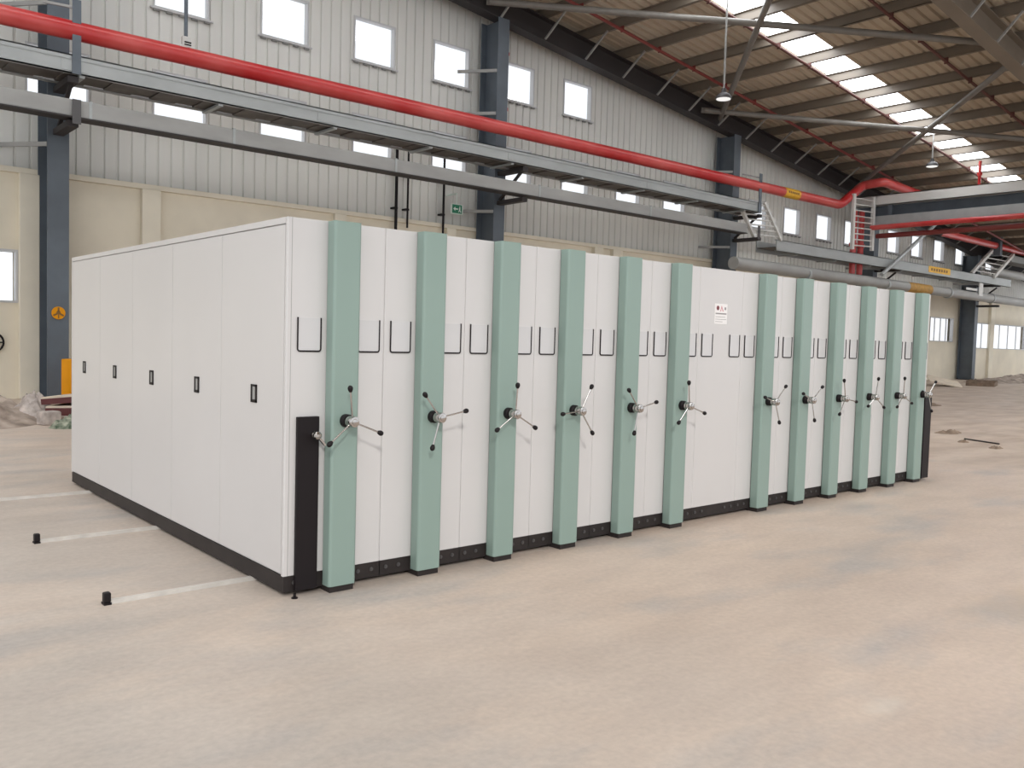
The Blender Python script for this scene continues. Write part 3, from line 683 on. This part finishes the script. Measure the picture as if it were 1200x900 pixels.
for i in range(13):
    xo = X0 + PITCH * i
    x0 = 0.0 if i == 0 else 0.0005; x1 = PITCH - 0.0005
    if i == 0: x0 = -X0
    if i == 12: x1 += 0.01
    if i == 0: lab = 'leftmost white unit, its end panelled with five doors, black lock strip beside the green post'
    elif i == 6: lab = 'white fixed unit in the middle without a green post, bearing a small sticker'
    elif i == 12: lab = 'rightmost white unit, with a black strip right of its green post'
    elif i == 5: lab = 'white unit with the sixth green post, just left of the postless fixed unit'
    elif i == 7: lab = 'white unit with the seventh green post, just right of the postless fixed unit'
    else: lab = 'white mobile shelving unit with the %s green post from the left' % ordn[i]
    root = thing('mobile_shelving_unit', (xo, 0, 0), lab, 'shelving unit', GRP)
    b = MB()
    if i == 0:
        b.box(x0 + 0.016, x1, 0, D, HB, H, bev=0.009, edges='z', seg=3)
        b.box(x0, x0 + 0.03, 0.0, 0.03, HB, H, bev=0.008, edges='z', seg=3); b.box(x0, x0 + 0.03, D - 0.03, D, HB, H, bev=0.006, edges='z')
        b.box(x0, x0 + 0.03, 0.029, D - 0.03, 2.262, H)
    else: b.box(x0, x1, 0, D, HB, H, bev=0.009, edges='z', seg=3)
    b.build('carcass', M['white'], root)
    if i == 0:
        b = MB(); b.box(x0 + 0.028, x0 + 0.031, -0.001, 0.001, HB, H); b.build('front_panel_joint', M['handlein'], root)
        n = 5; y0, y1 = 0.034, D - 0.034; w = (y1 - y0) / n
        for k in range(n):
            ya = y0 + w * k
            b = MB(); b.box(x0 + 0.001, x0 + 0.0165, ya + 0.0018, ya + w - 0.0018, HB + 0.012, 2.255, bev=0.0025); dr = b.build('door', M['white'], root)
            ym = 0.44 + 0.967 * k
            b = MB(); hw, hh = 0.043, 0.058; xs = x0 - 0.006
            b.box(xs, x0 + 0.0015, ym - hw, ym - hw + 0.02, 1.215 - hh, 1.215 + hh, bev=0.002); b.box(xs, x0 + 0.0015, ym + hw - 0.02, ym + hw, 1.215 - hh, 1.215 + hh, bev=0.002)
            b.box(xs, x0 + 0.0015, ym - hw, ym + hw, 1.215 - hh, 1.215 - hh + 0.02, bev=0.002); b.box(xs, x0 + 0.0015, ym - hw, ym + hw, 1.215 + hh - 0.014, 1.215 + hh, bev=0.002)
            b.box(x0 - 0.002, x0 + 0.0015, ym - hw + 0.015, ym + hw - 0.015, 1.215 - hh + 0.015, 1.215 + hh - 0.01, 1)
            b.build('door_latch', [M['black'], M['handlein']], dr)
    # toe kick with bolts
    b = MB(); ins = 0.006 if i == 0 else 0.0
    b.box(x0 + ins, x1 + (0.006 if i < 12 else 0), 0.004, D - 0.006, 0.024, HB - 0.0005)
    b.box(x0 + 0.05, x1 - 0.03, 0.05, D - 0.05, 0.012, 0.03)
    if i != 6: b.box(PO - PW / 2 + 0.012, PO + PW / 2 - 0.012, -PD + 0.012, 0.03, 0.0, 0.04)
    tk = b.build('toe_kick', M['kick'], root)
    for bx in (0.05, 0.15, 0.50, 0.60):
        b = MB(); b.cyl((bx, 0.0045, 0.078), (bx, -0.002, 0.078), 0.013, n=14); b.cyl((bx, -0.002, 0.078), (bx, -0.007, 0.078), 0.007, n=6); b.build('bolt', M['darkgrey'], tk)
    # wheels under the carriage standing on the rails
    for wy in (0.45, 2.26, 4.15):
        b = MB()
        for wx in (0.16, 0.5): b.cyl((wx, wy - 0.012, 0.045), (wx, wy + 0.012, 0.045), 0.03, n=16)
        b.build('wheel', M['darkgrey'], tk)
    if i != 6:
        if post_proto is None:
            b = MB(); b.box(PO - PW / 2, PO + PW / 2, -PD, -0.0005, 0.04, 2.297, bev=0.02, edges='z', seg=4); b.box(PO - PW / 2 + .004, PO + PW / 2 - .004, -PD + .004, -0.004, 2.2965, 2.2985)
            o = post_proto = b.build('handle_post', M['green'], root)
        else:
            o = post_proto.copy(); COL.objects.link(o); o.parent = root
        hand_wheel(root, PO + 0.0, 1.075, PHI[i])
    card_holder(root, 0.047, 1.50)
    card_holder(root, 0.467, 1.50)
    if i == 0: lock_strip(root, 0.045, 0.19, 1.10)
    if i == 12: lock_strip(root, 0.475, 0.66, 1.05, lever=False, d=0.085)
    if i == 6:
        b = MB(); sx, sz = 0.225, 1.80; b.box(sx, sx + 0.19, -0.0025, 0.0, sz, sz + 0.185); st = b.build('sticker', M['paper'], root)
        b = MB(); b.cyl((sx + 0.045, -0.0025, sz + 0.145), (sx + 0.045, -0.0035, sz + 0.145), 0.021, n=20); b.build('emblem', M['inkred'], st)
        b = MB(); b.prism([(sx + .078, sz + .115), (sx + .10, sz + .17), (sx + .135, sz + .115), (sx + .118, sz + .115), (sx + .10, sz + .145), (sx + .092, sz + .115)], 'y', -0.0035, -0.0025)
        b.build('mark', M['inkpink'], st)
        b = MB(); b.box(sx + .145, sx + .17, -0.0035, -0.0025, sz + .13, sz + .155); b.box(sx + .012, sx + .178, -0.0035, -0.0025, sz + .088, sz + .1)
        for k, (a, c) in enumerate(((.012, .16), (.012, .178), (.012, .12))): b.box(sx + a, sx + c, -0.0035, -0.0025, sz + .062 - .022 * k, sz + .066 - .022 * k)
        b.build('text_lines', M['inkgrey'], st)

# floor rails with end stops
for k, (y, xe, lab) in enumerate(((0.46, -0.87, 'steel floor rail with black end stop, nearest the camera'), (2.26, -0.85, 'steel floor rail with black end stop, middle of the three'), (4.15, -2.2, 'steel floor rail running out of the left edge, farthest of the three'))):
    root = thing('floor_rail', (xe, y, 0), lab, 'rail', 'floor rails under the shelving')
    b = MB(); b.box(0, 8.72 - xe, -0.022, 0.022, 0, 0.009); b.box(0, 8.72 - xe, -0.015, 0.015, 0.009, 0.024); b.build('bar', M['rail'], root)
    b = MB(); b.box(-0.03, 0.012, -0.03, 0.03, 0, 0.012); b.box(-0.028, 0.012, -0.024, 0.024, 0.012, 0.07, bev=0.008); b.build('end_stop', M['black'], root)
b = MB(); b.cyl((0.05, -0.06, 0), (0.05, -0.06, 0.03), 0.009, n=10); b.cyl((0.05, -0.06, 0.0), (0.05, -0.06, 0.006), 0.02, n=14)
tag(b.build('floor_bolt', M['black']), 'small dark bolt on the floor below the black lock strip', 'bolt')

# ------------------------------------------------------------------ daylight
w = bpy.data.worlds.new('world'); SC.world = w; w.use_nodes = True
bg = w.node_tree.nodes['Background']; bg.inputs['Color'].default_value = (0.955, 0.985, 1.03, 1); bg.inputs['Strength'].default_value = 1.2
sl = bpy.data.lights.new('sun', 'SUN'); sl.energy = 1.25; sl.angle = math.radians(5); sl.color = (1.0, 0.97, 0.93)
so = bpy.data.objects.new('sun', sl); COL.objects.link(so); so.location = (-10, -25, 16); so.rotation_euler = Vector((0.12, 0.20, -0.127)).to_track_quat('-Z', 'Y').to_euler()
vs = SC.view_settings; vs.view_transform = 'Standard'; vs.look = 'None'; vs.gamma = 1; vs.exposure = 0.0; vs.use_curve_mapping = False
